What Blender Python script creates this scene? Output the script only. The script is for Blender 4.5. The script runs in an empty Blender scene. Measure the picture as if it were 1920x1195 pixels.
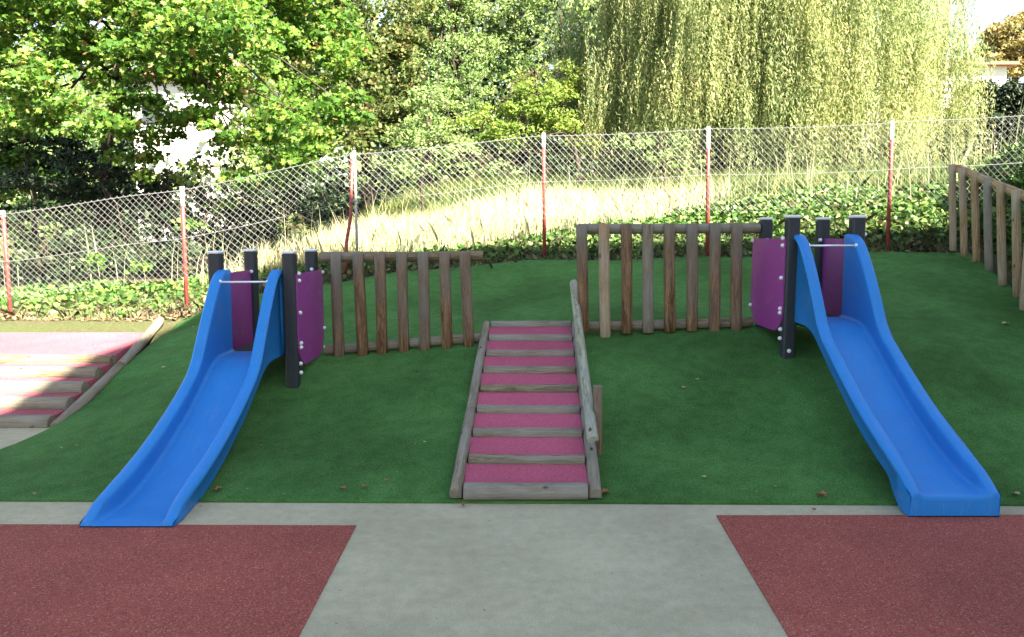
import bpy, math, random
import numpy as np
from mathutils import Vector, Matrix
R = math.radians
random.seed(7); RNG = np.random.default_rng(11)
S = bpy.context.scene; COL = S.collection

# ------------------------------------------------------------------ camera
HC = 1.6; PITCH = math.atan(157.5/1400)
cd = bpy.data.cameras.new('camera'); cam = bpy.data.objects.new('camera', cd); COL.objects.link(cam)
cam.location = (0, 0, HC); cam.rotation_euler = (math.pi/2-PITCH, 0, 0)
cd.sensor_fit = 'HORIZONTAL'; cd.sensor_width = 36.0; cd.lens = 1400/1920*36; cd.clip_start = .05; cd.clip_end = 2000
S.camera = cam
# ------------------------------------------------------------------ light
SUN_EL = R(42); SUN_AZ = R(50)         # sun behind the camera and to the right
w = bpy.data.worlds.new('World'); S.world = w; w.use_nodes = True
wn = w.node_tree; bg = wn.nodes['Background']
sky = wn.nodes.new('ShaderNodeTexSky'); sky.sky_type = 'NISHITA'; sky.sun_disc = False
sky.sun_elevation = SUN_EL; sky.sun_rotation = math.pi-SUN_AZ
sky.air_density = 1.0; sky.dust_density = .7; sky.ozone_density = 1.0
wn.links.new(sky.outputs[0], bg.inputs[0]); bg.inputs[1].default_value = .059
sd = bpy.data.lights.new('sun', 'SUN'); sun = bpy.data.objects.new('sun', sd); COL.objects.link(sun)
sd.energy = 5.0; sd.angle = R(.5); sd.color = (1, .98, .94)
tosun = Vector((math.sin(SUN_AZ)*math.cos(SUN_EL), -math.cos(SUN_AZ)*math.cos(SUN_EL), math.sin(SUN_EL)))
sun.rotation_euler = tosun.to_track_quat('Z', 'Y').to_euler(); sun.location = (0, -10, 30)
VS = S.view_settings; VS.view_transform = 'Standard'; VS.look = 'None'; VS.exposure = 3.05; VS.gamma = 1
VS.use_curve_mapping = False
VS.use_white_balance = True; VS.white_balance_temperature = 8000; VS.white_balance_tint = 10
S.render.engine = 'CYCLES'

# ------------------------------------------------------------------ helpers
CP, SP = math.cos(PITCH), math.sin(PITCH)
def P(x, y, Y):
    """point of the place seen at photo position x,y at distance Y from the camera line"""
    u = (x-960)/1400; v = (597.5-y)/1400; t = Y/(CP+v*SP)
    return Vector((u*t, Y, HC+(-SP+v*CP)*t))
def PX(x, y, X):
    u = (x-960)/1400; v = (597.5-y)/1400; t = X/u
    return Vector((X, (CP+v*SP)*t, HC+(-SP+v*CP)*t))
def lerp(a, b, t): return a+(b-a)*t
def itp(x, xs, ys): return float(np.interp(x, xs, ys))

def tag(o, label=None, cat=None, group=None, kind=None):
    if label: o['label'] = label
    if cat: o['category'] = cat
    if group: o['group'] = group
    if kind: o['kind'] = kind
    return o
def thing(name, loc, label, cat, group=None):
    o = bpy.data.objects.new(name, None); COL.objects.link(o); o.location = loc; o.empty_display_size = .1
    return tag(o, label, cat, group)
def wpos(o):
    v = Vector((0, 0, 0))
    while o is not None: v += Vector(o.location); o = o.parent
    return v
class MB:
    def __init__(s): s.v = []; s.f = []; s.sm = []
    def add(s, vs, fs, smooth=False):
        n = len(s.v); s.v += [tuple(p) for p in vs]
        s.f += [tuple(i+n for i in f) for f in fs]; s.sm += [smooth]*len(fs)
    def box(s, c, d, rot=None, bev=0.0):
        x, y, z = d[0]/2, d[1]/2, d[2]/2
        if bev <= 0:
            vs = [Vector((a*x, b*y, e*z)) for a in (-1, 1) for b in (-1, 1) for e in (-1, 1)]
            fs = [(0,1,3,2),(4,6,7,5),(0,4,5,1),(2,3,7,6),(0,2,6,4),(1,5,7,3)]
        else:  # vertical prism with bevelled outline
            b = bev; ring = [(x-b,-y),(x,-y+b),(x,y-b),(x-b,y),(-x+b,y),(-x,y-b),(-x,-y+b),(-x+b,-y)]
            ir = [(p*(1-b/x*.8), q*(1-b/y*.8)) for p, q in ring]
            vs = [Vector((p,q,-z)) for p,q in ir]+[Vector((p,q,-z+b)) for p,q in ring]+[Vector((p,q,z-b)) for p,q in ring]+[Vector((p,q,z)) for p,q in ir]
            fs = [(k*8+i, k*8+(i+1)%8, k*8+8+(i+1)%8, k*8+8+i) for k in range(3) for i in range(8)]
            fs += [tuple(range(7,-1,-1)), tuple(range(24,32))]
        if rot is not None: vs = [rot @ p for p in vs]
        s.add([p+Vector(c) for p in vs], fs)
    def tube(s, pts, rad, n=8, cap=True, smooth=True):
        pts = [Vector(p) for p in pts]
        if not hasattr(rad, '__len__'): rad = [rad]*len(pts)
        vs = []; up = None
        for i, p in enumerate(pts):
            d = (pts[min(i+1, len(pts)-1)]-pts[max(i-1, 0)]).normalized()
            if up is None: up = Vector((0,0,1)) if abs(d.z) < .9 else Vector((1,0,0))
            a = d.cross(up).normalized(); b = a.cross(d).normalized(); up = b
            for k in range(n):
                t = 2*math.pi*k/n; vs.append(p+(a*math.cos(t)+b*math.sin(t))*rad[i])
        fs = [(i*n+k, i*n+(k+1)%n, (i+1)*n+(k+1)%n, (i+1)*n+k) for i in range(len(pts)-1) for k in range(n)]
        s.add(vs, fs, smooth)
        if cap:
            m = len(s.v)-len(vs)
            s.f += [tuple(m+k for k in range(n-1,-1,-1)), tuple(m+(len(pts)-1)*n+k for k in range(n))]; s.sm += [False]*2
    def dome(s, c, axis, r, h, n=10):
        ax = Vector(axis).normalized(); up = Vector((0,0,1)) if abs(ax.z) < .9 else Vector((1,0,0))
        a = ax.cross(up).normalized(); b = ax.cross(a); c = Vector(c); vs = []
        prof = [(1, 0), (1, .35), (.85, .7), (.5, .95), (.02, 1)]
        for q, hh in prof:
            for k in range(n):
                t = 2*math.pi*k/n; vs.append(c+(a*math.cos(t)+b*math.sin(t))*r*q+ax*h*hh)
        s.add(vs, [(i*n+k, i*n+(k+1)%n, (i+1)*n+(k+1)%n, (i+1)*n+k) for i in range(4) for k in range(n)], True)
    def build(s, name, mat, parent=None):
        me = bpy.data.meshes.new(name); off = wpos(parent) if parent else Vector((0,0,0))
        me.from_pydata([(a-off.x, b-off.y, c-off.z) for a, b, c in s.v], [], s.f)
        me.polygons.foreach_set('use_smooth', s.sm); me.materials.append(mat); me.update()
        o = bpy.data.objects.new(name, me); COL.objects.link(o)
        if parent: o.parent = parent
        return o
def npmesh(name, V, nper, mat, parent=None, smooth=False):
    """V: (N*nper,3) array, faces of nper vertices"""
    off = wpos(parent) if parent else Vector((0,0,0))
    V = V-np.array(off); N = len(V)//nper
    me = bpy.data.meshes.new(name); me.vertices.add(len(V)); me.vertices.foreach_set('co', V.astype(np.float32).ravel())
    me.loops.add(len(V)); me.loops.foreach_set('vertex_index', np.arange(len(V), dtype=np.int32))
    me.polygons.add(N); me.polygons.foreach_set('loop_start', np.arange(0, len(V), nper, dtype=np.int32))
    me.polygons.foreach_set('loop_total', np.full(N, nper, dtype=np.int32))
    me.update(calc_edges=True); me.materials.append(mat)
    o = bpy.data.objects.new(name, me); COL.objects.link(o)
    if parent: o.parent = parent
    return o
def grid(name, X, Y, Z, mat, parent=None):
    h, wd = X.shape; V = np.stack([X, Y, Z], -1).reshape(-1, 3)
    i = np.arange(h-1)[:, None]*wd+np.arange(wd-1)[None, :]; i = i.ravel()
    F = np.stack([i, i+1, i+wd+1, i+wd], 1)
    me = bpy.data.meshes.new(name); me.from_pydata(V.tolist(), [], F.tolist())
    me.polygons.foreach_set('use_smooth', [True]*len(F)); me.materials.append(mat); me.update()
    o = bpy.data.objects.new(name, me); COL.objects.link(o)
    if parent: o.parent = parent
    return o

# ------------------------------------------------------------------ materials
class M:
    def __init__(s, name, rough=.8, spec=.3):
        s.m = bpy.data.materials.new(name); s.m.use_nodes = True; s.n = s.m.node_tree.nodes; s.l = s.m.node_tree.links
        s.b = s.n['Principled BSDF']; s.b.inputs['Roughness'].default_value = rough; s.b.inputs['Specular IOR Level'].default_value = spec
    def coords(s, kind='Object', scale=(1,1,1), rnd=False):
        t = s.n.new('ShaderNodeTexCoord'); m = s.n.new('ShaderNodeMapping'); m.inputs['Scale'].default_value = scale
        s.l.new(t.outputs[kind], m.inputs[0])
        if rnd:
            oi = s.n.new('ShaderNodeObjectInfo'); c = s.n.new('ShaderNodeVectorMath'); c.operation = 'SCALE'
            c.inputs[0].default_value = (7.3, 3.1, 9.7); s.l.new(oi.outputs['Random'], c.inputs['Scale'])
            s.l.new(c.outputs[0], m.inputs['Location'])
        return m.outputs[0]
    def noise(s, co, scale, detail=4, rough=.55, dist=0):
        t = s.n.new('ShaderNodeTexNoise'); t.inputs['Scale'].default_value = scale; t.inputs['Detail'].default_value = detail
        t.inputs['Roughness'].default_value = rough; t.inputs['Distortion'].default_value = dist; s.l.new(co, t.inputs['Vector']); return t.outputs['Fac']
    def voro(s, co, scale, out='Color'):
        t = s.n.new('ShaderNodeTexVoronoi'); t.inputs['Scale'].default_value = scale; s.l.new(co, t.inputs['Vector']); return t.outputs[out]
    def wave(s, co, scale, dist=3, dscale=2):
        t = s.n.new('ShaderNodeTexWave'); t.bands_direction = 'X'; t.inputs['Scale'].default_value = scale; t.inputs['Distortion'].default_value = dist
        t.inputs['Detail'].default_value = 3; t.inputs['Detail Scale'].default_value = dscale; s.l.new(co, t.inputs['Vector']); return t.outputs['Fac']
    def ramp(s, fac, stops):
        r = s.n.new('ShaderNodeValToRGB'); e = r.color_ramp.elements
        while len(e) < len(stops): e.new(.5)
        for k, (p, c) in enumerate(stops): e[k].position = p; e[k].color = (*c, 1)
        s.l.new(fac, r.inputs[0]); return r.outputs[0]
    def mix(s, a, b, fac, mode='MIX'):
        x = s.n.new('ShaderNodeMix'); x.data_type = 'RGBA'; x.blend_type = mode
        for inp, v in ((x.inputs[6], a), (x.inputs[7], b)):
            if isinstance(v, tuple): inp.default_value = (*v, 1)
            else: s.l.new(v, inp)
        if isinstance(fac, (int, float)): x.inputs[0].default_value = fac
        else: s.l.new(fac, x.inputs[0])
        return x.outputs[2]
    def col(s, c):
        if isinstance(c, tuple): s.b.inputs['Base Color'].default_value = (*c, 1)
        else: s.l.new(c, s.b.inputs['Base Color'])
        return s
    def bump(s, h, strength=.3, dist=.01):
        b = s.n.new('ShaderNodeBump'); b.inputs['Strength'].default_value = strength; b.inputs['Distance'].default_value = dist
        s.l.new(h, b.inputs['Height'])
        if s.b.inputs['Normal'].links: s.l.new(s.b.inputs['Normal'].links[0].from_socket, b.inputs['Normal'])
        s.l.new(b.outputs[0], s.b.inputs['Normal']); return s

def m_turf():
    m = M('turf', .9, .15); co = m.coords()
    big = m.noise(co, .9, 3); mid = m.noise(co, 9, 4); st = m.coords(scale=(1, .45, 1)); fine = m.noise(st, 150, 3, .8)
    c = m.ramp(fine, [(.28, (.022,.075,.018)), (.5, (.056,.18,.046)), (.72, (.12,.31,.095))])
    c = m.mix(c, m.ramp(big, [(.36, (.66,.66,.6)), (.5, (.9,.88,.85)), (.64, (1.12,1.08,1.1))]), 1, 'MULTIPLY')
    c = m.mix(c, m.ramp(mid, [(.35, (.74,.8,.74)), (.62, (1,1,1))]), 1, 'MULTIPLY')
    m.col(c).bump(fine, .8, .012).bump(mid, .25, .03); return m.m
def m_concrete():
    m = M('concrete', .9, .2); co = m.coords()
    big = m.noise(co, .8, 5, .6); mid = m.noise(co, 14, 5, .7); fine = m.noise(co, 190, 3, .8)
    c = m.ramp(big, [(.3, (.36,.32,.222)), (.5, (.44,.392,.275)), (.7, (.52,.465,.325))])
    c = m.mix(c, m.ramp(mid, [(.3, (.82,.83,.82)), (.65, (1,1,1))]), 1, 'MULTIPLY')
    c = m.mix(c, m.ramp(fine, [(.3, (.45,.44,.42)), (.48, (1,1,1)), (.75, (1.25,1.25,1.25))]), .9, 'MULTIPLY')
    gr = m.voro(co, 45, 'Distance'); c = m.mix(c, m.ramp(gr, [(.06, (.5,.46,.42)), (.14, (1,1,1))]), .7, 'MULTIPLY')
    sp = m.voro(co, 7, 'Distance'); c = m.mix(c, m.ramp(sp, [(.03, (.35,.33,.3)), (.05, (1,1,1))]), .6, 'MULTIPLY')
    m.col(c).bump(fine, .35, .004); return m.m
def m_rubber(name, dark, mid_, light, sc=130):
    m = M(name, .85, .25); co = m.coords(); v = m.voro(co, sc); sep = m.n.new('ShaderNodeSeparateColor'); m.l.new(v, sep.inputs[0])
    big = m.noise(co, 1.1, 4, .6)
    c = m.ramp(sep.outputs[0], [(0, dark), (.4, mid_), (.7, tuple(x*1.15 for x in mid_)), (.9, tuple(x*1.2 for x in mid_)), (.99, light)])
    c = m.mix(c, m.ramp(big, [(.3, (.78,.75,.75)), (.7, (1.08,1.05,1.05))]), 1, 'MULTIPLY')
    m.col(c).bump(sep.outputs[1], .5, .005); return m.m
def m_wood(name, c0, c1, c2, grey, top_grey=0):
    """grain along local z"""
    m = M(name, .85, .2); co = m.coords(scale=(1,1,.09), rnd=True)
    n1 = m.noise(co, 26, 5, .7, .6); wv = m.wave(m.coords(scale=(1,1,.16), rnd=True), 22, 7, 2.2); fine = m.noise(m.coords(scale=(1,1,.02), rnd=True), 220, 2, .7)
    c = m.ramp(n1, [(.3, c0), (.5, c1), (.72, c2)])
    c = m.mix(c, m.ramp(wv, [(0, (.5,.42,.36)), (.4, (1,1,1))]), .85, 'MULTIPLY')
    c = m.mix(c, m.ramp(fine, [(.35, (.6,.58,.56)), (.6, (1.05,1.05,1.05))]), .7, 'MULTIPLY')
    oi = m.n.new('ShaderNodeObjectInfo'); wz = m.noise(m.coords(scale=(.6,.6,.5), rnd=True), 3.2, 3, .6)
    g = m.ramp(m.noise(co, 60, 3), [(.3, tuple(x*.7 for x in grey)), (.7, grey)])
    mt = m.n.new('ShaderNodeMath'); mt.operation = 'MULTIPLY_ADD'; m.l.new(oi.outputs['Random'], mt.inputs[0]); mt.inputs[1].default_value = .35; m.l.new(wz, mt.inputs[2])
    if top_grey:
        tc = m.n.new('ShaderNodeTexCoord'); sx = m.n.new('ShaderNodeSeparateXYZ'); m.l.new(tc.outputs['Object'], sx.inputs[0])
        cl = m.n.new('ShaderNodeClamp'); m.l.new(sx.outputs['Z'], cl.inputs[0]); cl.inputs[2].default_value = 1.0
        m2 = m.n.new('ShaderNodeMath'); m2.operation = 'MULTIPLY_ADD'; m.l.new(cl.outputs[0], m2.inputs[0]); m2.inputs[1].default_value = top_grey; m.l.new(mt.outputs[0], m2.inputs[2])
        m3 = m.n.new('ShaderNodeMath'); m3.operation = 'SUBTRACT'; m.l.new(m2.outputs[0], m3.inputs[0]); m3.inputs[1].default_value = top_grey*.5; mt = m3
    f = m.ramp(mt.outputs[0], [(.5, (0,0,0)), (.95, (1,1,1))])
    c = m.mix(c, g, f)
    kn = m.voro(m.coords(scale=(1,1,.5), rnd=True), 7, 'Distance')
    c = m.mix(c, m.ramp(kn, [(.05, (.16,.1,.07)), (.1, (1,1,1))]), .9, 'MULTIPLY')
    m.col(c).bump(n1, .35, .006).bump(fine, .3, .003); return m.m
def m_plastic(name, c, rough, var=.12):
    m = M(name, rough, .45); co = m.coords(); n = m.noise(co, 5, 5, .65); s = m.noise(m.coords(scale=(1,.25,1)), 40, 4, .8)
    k = m.ramp(n, [(.3, tuple(x*(1-var) for x in c)), (.7, c)])
    k = m.mix(k, m.ramp(s, [(.55, (1,1,1)), (.8, (1-var*1.5,)*3)]), 1, 'MULTIPLY')
    st = m.noise(m.coords(scale=(6,.5,1)), 7, 5, .75, .4); k = m.mix(k, tuple(x*.55+.12 for x in c), m.ramp(st, [(.56, (0,0,0)), (.75, (.6,.6,.6))]))
    m.b.inputs['Specular IOR Level'].default_value = .25
    m.col(k); m.bump(m.noise(co, 130, 2), .05, .002)
    rr = m.ramp(n, [(.3, (rough-.08,)*3), (.7, (rough+.12,)*3)]); m.l.new(rr, m.b.inputs['Roughness']); return m.m
def m_leaf(name, stops, trans=.35, rough=.55):
    m = M(name, rough, .3); g = m.n.new('ShaderNodeNewGeometry'); c = m.ramp(g.outputs['Random Per Island'], stops)
    big = m.noise(m.coords(), .55, 3); c = m.mix(c, m.ramp(big, [(.35, (.72,.8,.75)), (.65, (1.15,1.05,1))]), 1, 'MULTIPLY')
    m.col(c)
    t = m.n.new('ShaderNodeBsdfTranslucent'); m.l.new(c, t.inputs[0]); mx = m.n.new('ShaderNodeMixShader'); mx.inputs[0].default_value = trans
    m.l.new(m.b.outputs[0], mx.inputs[1]); m.l.new(t.outputs[0], mx.inputs[2]); m.l.new(mx.outputs[0], m.n['Material Output'].inputs[0]); return m.m
def m_plain(name, c, rough=.8, metal=0, nscale=8, var=.2, bump=0, bscale=80):
    m = M(name, rough, .3); co = m.coords(); n = m.noise(co, nscale, 5, .65)
    m.col(m.ramp(n, [(.3, tuple(x*(1-var) for x in c)), (.7, c)])); m.b.inputs['Metallic'].default_value = metal
    if bump: m.bump(m.noise(co, bscale, 4), bump, .01)
    return m.m
def m_ground():
    m = M('soil', .95, .1); co = m.coords(); a = m.noise(co, .6, 5); b = m.noise(co, 30, 5, .7)
    c = m.ramp(b, [(.3, (.025,.022,.014)), (.5, (.07,.062,.036)), (.75, (.16,.14,.09))]); c = m.mix(c, (.06,.09,.03), m.ramp(a, [(.4, (0,0,0)), (.6, (.7,.7,.7))]))
    m.col(c).bump(b, .6, .04); return m.m
def m_bark():
    m = M('bark', .95, .1); co = m.coords(scale=(1,1,.25)); a = m.noise(co, 22, 6, .7)
    m.col(m.ramp(a, [(.3, (.02,.016,.012)), (.7, (.08,.065,.05))])).bump(a, .7, .03); return m.m
def m_post_paint():
    """red paint with bare galvanised steel at the top of the tube (object z, origin at the foot)"""
    m = M('red_paint_on_steel', .5, .4); t = m.n.new('ShaderNodeTexCoord'); s = m.n.new('ShaderNodeSeparateXYZ'); m.l.new(t.outputs['Object'], s.inputs[0])
    co = m.coords(); n = m.noise(co, 30, 4); ad = m.n.new('ShaderNodeMath'); ad.operation = 'MULTIPLY_ADD'; m.l.new(n, ad.inputs[0]); ad.inputs[1].default_value = .1; m.l.new(s.outputs['Z'], ad.inputs[2])
    red = m.ramp(m.noise(co, 14, 4), [(.35, (.24,.035,.035)), (.7, (.36,.07,.06))])
    f = m.n.new('ShaderNodeMath'); f.operation = 'GREATER_THAN'; m.l.new(ad.outputs[0], f.inputs[0]); f.inputs[1].default_value = 1.57
    m.col(m.mix(red, (.5,.5,.52), f.outputs[0])); return m.m

TURF = m_turf(); CONC = m_concrete()
RUB = m_rubber('red_rubber_crumb', (.17,.036,.029), (.31,.074,.057), (.46,.22,.165), 190)
PINK = m_rubber('pink_rubber_mat', (.34,.055,.105), (.43,.088,.15), (.52,.18,.24), 260)
TREAD = m_rubber('crimson_rubber_tread', (.22,.045,.062), (.35,.088,.115), (.46,.19,.2), 200)
WOOD = m_wood('brown_weathered_timber', (.065,.032,.017), (.21,.12,.064), (.36,.215,.12), (.21,.185,.155), .5)
WOODG = m_wood('grey_weathered_timber', (.085,.058,.036), (.215,.165,.105), (.33,.275,.2), (.28,.265,.225))
WOODL = m_wood('tan_timber', (.22,.12,.06), (.4,.26,.14), (.5,.36,.22), (.42,.36,.28))
WOODY = m_wood('pale_greenish_timber', (.22,.21,.13), (.34,.34,.23), (.42,.42,.32), (.36,.38,.35))
BLUE = m_plastic('blue_plastic', (.002,.2,.58), .42, .1)
PURP = m_plastic('purple_panel', (.3,.045,.25), .45, .08)
DARK = m_plain('anthracite_post', (.034,.042,.05), .55, 0, 20, .2, .05)
CAP = m_plain('pale_plastic_cap', (.75,.8,.86), .5, 0, 20, .1)
BOLT = m_plain('white_bolt_cap', (.72,.74,.78), .35, 0, 20, .08)
STEEL = m_plain('steel_tube', (.75,.77,.8), .3, .6, 20, .1)
WIRE = m_plain('galvanised_wire', (.2,.21,.225), .45, .0, 8, .15)
POSTM = m_post_paint(); GALV = m_plain('galvanised_tube', (.45,.47,.48), .5, .2, 12, .2)
SOIL = m_ground(); BARK = m_bark(); DBOARD = m_plain('dark_board', (.05,.045,.04), .8, 0, 12, .3)
DRYM = m_leaf('dry_grass', [(0, (.46,.45,.3)), (.5, (.62,.61,.44)), (1, (.42,.52,.28))], .3, .7)
IVYM = m_leaf('ivy_leaf', [(0, (.025,.075,.018)), (.4, (.06,.15,.035)), (.8, (.13,.25,.06)), (.93, (.2,.28,.1)), (1, (.24,.14,.08))], .25, .5)
MAPLE = m_leaf('maple_leaf', [(0, (.035,.11,.018)), (.45, (.085,.215,.035)), (.8, (.18,.32,.06)), (.96, (.25,.3,.08)), (1, (.28,.15,.07))], .5)
BROWNISH = m_leaf('turning_leaf', [(0, (.05,.09,.025)), (.45, (.11,.17,.05)), (.75, (.19,.245,.09)), (.92, (.25,.22,.11)), (1, (.24,.12,.07))], .5)
LIGHTG = m_leaf('light_green_leaf', [(0, (.12,.22,.07)), (.5, (.22,.34,.12)), (1, (.34,.42,.2))], .5)
YELG = m_leaf('yellow_green_leaf', [(0, (.11,.21,.04)), (.5, (.2,.31,.06)), (1, (.32,.37,.1))], .5)
DKG = m_leaf('dark_leaf_with_shade', [(0, (.008,.02,.009)), (.7, (.016,.036,.016)), (1, (.04,.075,.025))], .06)  # near-black greens: shade under the trees is put into the leaf colour
MEAD = m_leaf('meadow_grass', [(0, (.05,.1,.02)), (.6, (.1,.17,.04)), (1, (.28,.27,.12))], .25)
WILM = m_leaf('willow_leaf', [(0, (.17,.25,.1)), (.5, (.3,.38,.17)), (.85, (.42,.46,.24)), (1, (.42,.38,.22))], .5)
ORNG = m_leaf('autumn_leaf', [(0, (.14,.15,.05)), (.5, (.27,.24,.09)), (1, (.36,.27,.12))], .3)
TWIG = m_plain('dry_twig', (.2,.155,.11), .9, 0, 30, .5)
WALLW = m_plain('white_render', (.72,.7,.68), .9, 0, 3, .08, .1); ROOFT = m_plain('clay_roof', (.33,.16,.11), .85, 0, 6, .3, .3, 30)
GLASS = m_plain('window_glass', (.05,.06,.07), .1, 0, 2, .2); FRAME = m_plain('window_frame', (.5,.5,.5), .5, 0, 5, .1)
LITTER = m_leaf('dead_leaf', [(0, (.10,.07,.04)), (.7, (.2,.15,.09)), (1, (.33,.28,.18))], .1)
LEAFB = m_plain('fallen_leaf_brown', (.33,.15,.07), .8, 0, 90, .45); LEAFY = m_plain('fallen_leaf_pale', (.5,.42,.24), .8, 0, 90, .3)

# ------------------------------------------------------------------ terrain
CT = [(x, 4.31-.012*x, .012) for x in (-4.2,-3,-2,-1,0,1,2,3,4,5.5)]
CT += [(-3.82,5.0,.012),(-3.82,5.95,.02),(-3.8,6.6,.13),(-3.8,7.1,.30),(-3.95,8,.42),(-4.1,8.9,.51),(-3.2,4.8,.04),(-3,5.4,.12),(-3,6.1,.27),
 (-3,7.2,.46),(-3.1,8.2,.62),(-3.2,9.2,.80),(-2.1,4.8,.06),(-2.1,5.4,.17),(-2.37,6.05,.36),(-1.8,6.05,.36),(-1.8,6.8,.50),(-2.4,6.8,.49),(-1,6.8,.55),(-.27,6.85,.61),
 (-1.2,5,.12),(-1.2,6,.34),(0,4.8,.09),(0,5.6,.31),(0,6.3,.50),(0,7.1,.69),(.85,5,.15),(.85,6,.45),(.68,6.85,.70),(1.4,6.85,.72),(2.1,6.85,.75),
 (1.6,5,.17),(1.6,6,.5),(2.24,6.05,.61),(2.8,6.05,.61),(2.5,5.2,.26),(3.4,5.2,.28),(3.4,6.2,.62),(3.4,7.4,.86),(4.6,6.4,.64),(5.25,7.7,.93),
 (0,8,.84),(0,8.6,.88),(0,9.2,1.02),(0,9.9,1.21),(-1.7,8,.7),(-1.7,9,.9),(-1.7,9.6,1.06),(-2.4,9.4,.96),(2.5,8,.93),(2.5,9,1.1),(2.5,10,1.28),(5,9.9,1.38),(5.8,9.6,1.38),(4,8.6,1.1),(4.4,5,.22),(-4.1,9.6,.66)]
CTa = np.array(CT)
def tps_fit(pts, lam=2e-4):
    n = len(pts); d = np.linalg.norm(pts[:, None, :2]-pts[None, :, :2], axis=2); K = np.where(d > 0, d*d*np.log(d+1e-12), 0)+lam*np.eye(n)
    Q = np.c_[np.ones(n), pts[:, :2]]; A = np.block([[K, Q], [Q.T, np.zeros((3, 3))]]); return np.linalg.solve(A, np.r_[pts[:, 2], 0, 0, 0])
TW = tps_fit(CTa)
def turf_z(X, Y):
    X = np.asarray(X, float); Y = np.asarray(Y, float); sh = X.shape; p = np.stack([X.ravel(), Y.ravel()], 1)
    out = np.empty(len(p))
    for i in range(0, len(p), 20000):
        q = p[i:i+20000]; d = np.linalg.norm(q[:, None]-CTa[None, :, :2], axis=2)
        out[i:i+20000] = (d*d*np.log(d+1e-12))@TW[:-3]+TW[-3]+q@TW[-2:]
    z = out.reshape(sh); z = z+.012*np.sin(X*3.1+Y*1.3)*np.clip((Y-5.2)/2, 0, 1)+.01*np.sin(Y*5.2+X*.7)*np.clip((Y-7.2), 0, 1)
    return np.maximum(z, .012)
def tz(x, y): return float(turf_z(np.array([x]), np.array([y]))[0])
FX = [-14,-7,-4.3,-2.2,.45,2.7,5.2,9]; FY = [9.7,9.6,9.5,9.9,10.25,10.25,10.05,9.8]; FZ = [.2,.33,.56,1.0,1.24,1.3,1.4,1.5]
def terr(X, Y):
    """ground outside the turf"""
    X = np.asarray(X, float); Y = np.asarray(Y, float)
    df = np.interp(X, FX, FY); zb = np.interp(X, FX, FZ); s = Y-df
    bh = np.interp(X, [-14,-4,-2,0,3,5,9], [.3,.38,.36,.42,.62,.8,.9]); sl = np.interp(X, [-14,-4,-2,0,3,9], [.03,.06,.22,.26,.16,.08])
    bank = bh*np.clip(s/1.25, 0, 1)**.8
    z = zb+bank+sl*np.clip(s-1.25, 0, 6)+.05*np.clip(s-7.25, 0, 4)
    far = np.clip(Y-24, 0, 45); z = z+far*np.interp(X, [-20, 0, 12, 25], [.10,.2,.21,.22])
    z = z+.05*np.sin(X*1.7+Y*.6)*np.clip(s, 0, 1)
    zf = np.minimum(turf_z(np.clip(X, -4.3, 6), np.clip(Y, 4.2, 10))-.12, 9)      # under the turf
    side = np.where(X < -3.9, np.where(Y > 8.45, np.clip(.46+(Y-8.5)*.1, 0, .6), np.clip(.06*(Y-6.5), -.1, .3)-.05), zf)
    side = np.where(Y < 4.6, -.06, side)
    base = np.where(s < 0, np.where(s < -.25, side, side+(zb-side)*np.clip((s+.25)/.25, 0, 1)), z)
    rightb = np.clip((X-(5.95+(Y-9.6)*.33)), 0, 1.2)*.75*np.clip((Y-4.8)/1.5, 0, 1)
    base = base+np.where(X > 4, rightb, 0)*np.where(s < 1, 1, np.clip(2-s, 0, 1))
    return base
def gz(x, y): return float(terr(np.array([x]), np.array([y]))[0])
xs = np.concatenate([np.linspace(-300, -32, 14), np.linspace(-30, -10, 30), np.arange(-9.8, 10, .14), np.linspace(10.2, 34, 40), np.linspace(40, 300, 14)])
ys = np.concatenate([np.linspace(-200, -4, 8), np.arange(-2, 4.4, .6), np.arange(4.4, 15, .11), np.linspace(15.3, 30, 30), np.linspace(31, 75, 25), np.linspace(90, 400, 10)])
gx, gy = np.meshgrid(xs, ys)
tag(grid('ground', gx, gy, terr(gx, gy), SOIL), kind='structure')

def poly_sheet(name, pts, z, th, mat):
    b = MB(); n = len(pts); b.add([(x, y, z) for x, y in pts]+[(x, y, z-th) for x, y in pts],
        [tuple(range(n))]+[(i, i+n, (i+1)%n+n, (i+1)%n) for i in range(n)]); return tag(b.build(name, mat), kind='structure')
# pavement: one sheet with a tongue up to the foot of the log stairs
poly_sheet('pavement', [(-16,-1.6),(16,-1.6),(16,4.7),(-3.6,4.7),(-3.6,6.3),(-16,6.3)], 0, .05, CONC)
poly_sheet('rubber_surface', [(-13,-1.2),(-.87,-1.2),(-.853,2.8),(-.86,3.967),(-2.84,3.982),(-13,4.04)], .006, .005, RUB)
poly_sheet('rubber_surface', [(1.02,-1.2),(13,-1.2),(13,4.15),(2.93,4.124),(1.168,4.116),(1.105,2.82)], .006, .005, RUB)

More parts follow.
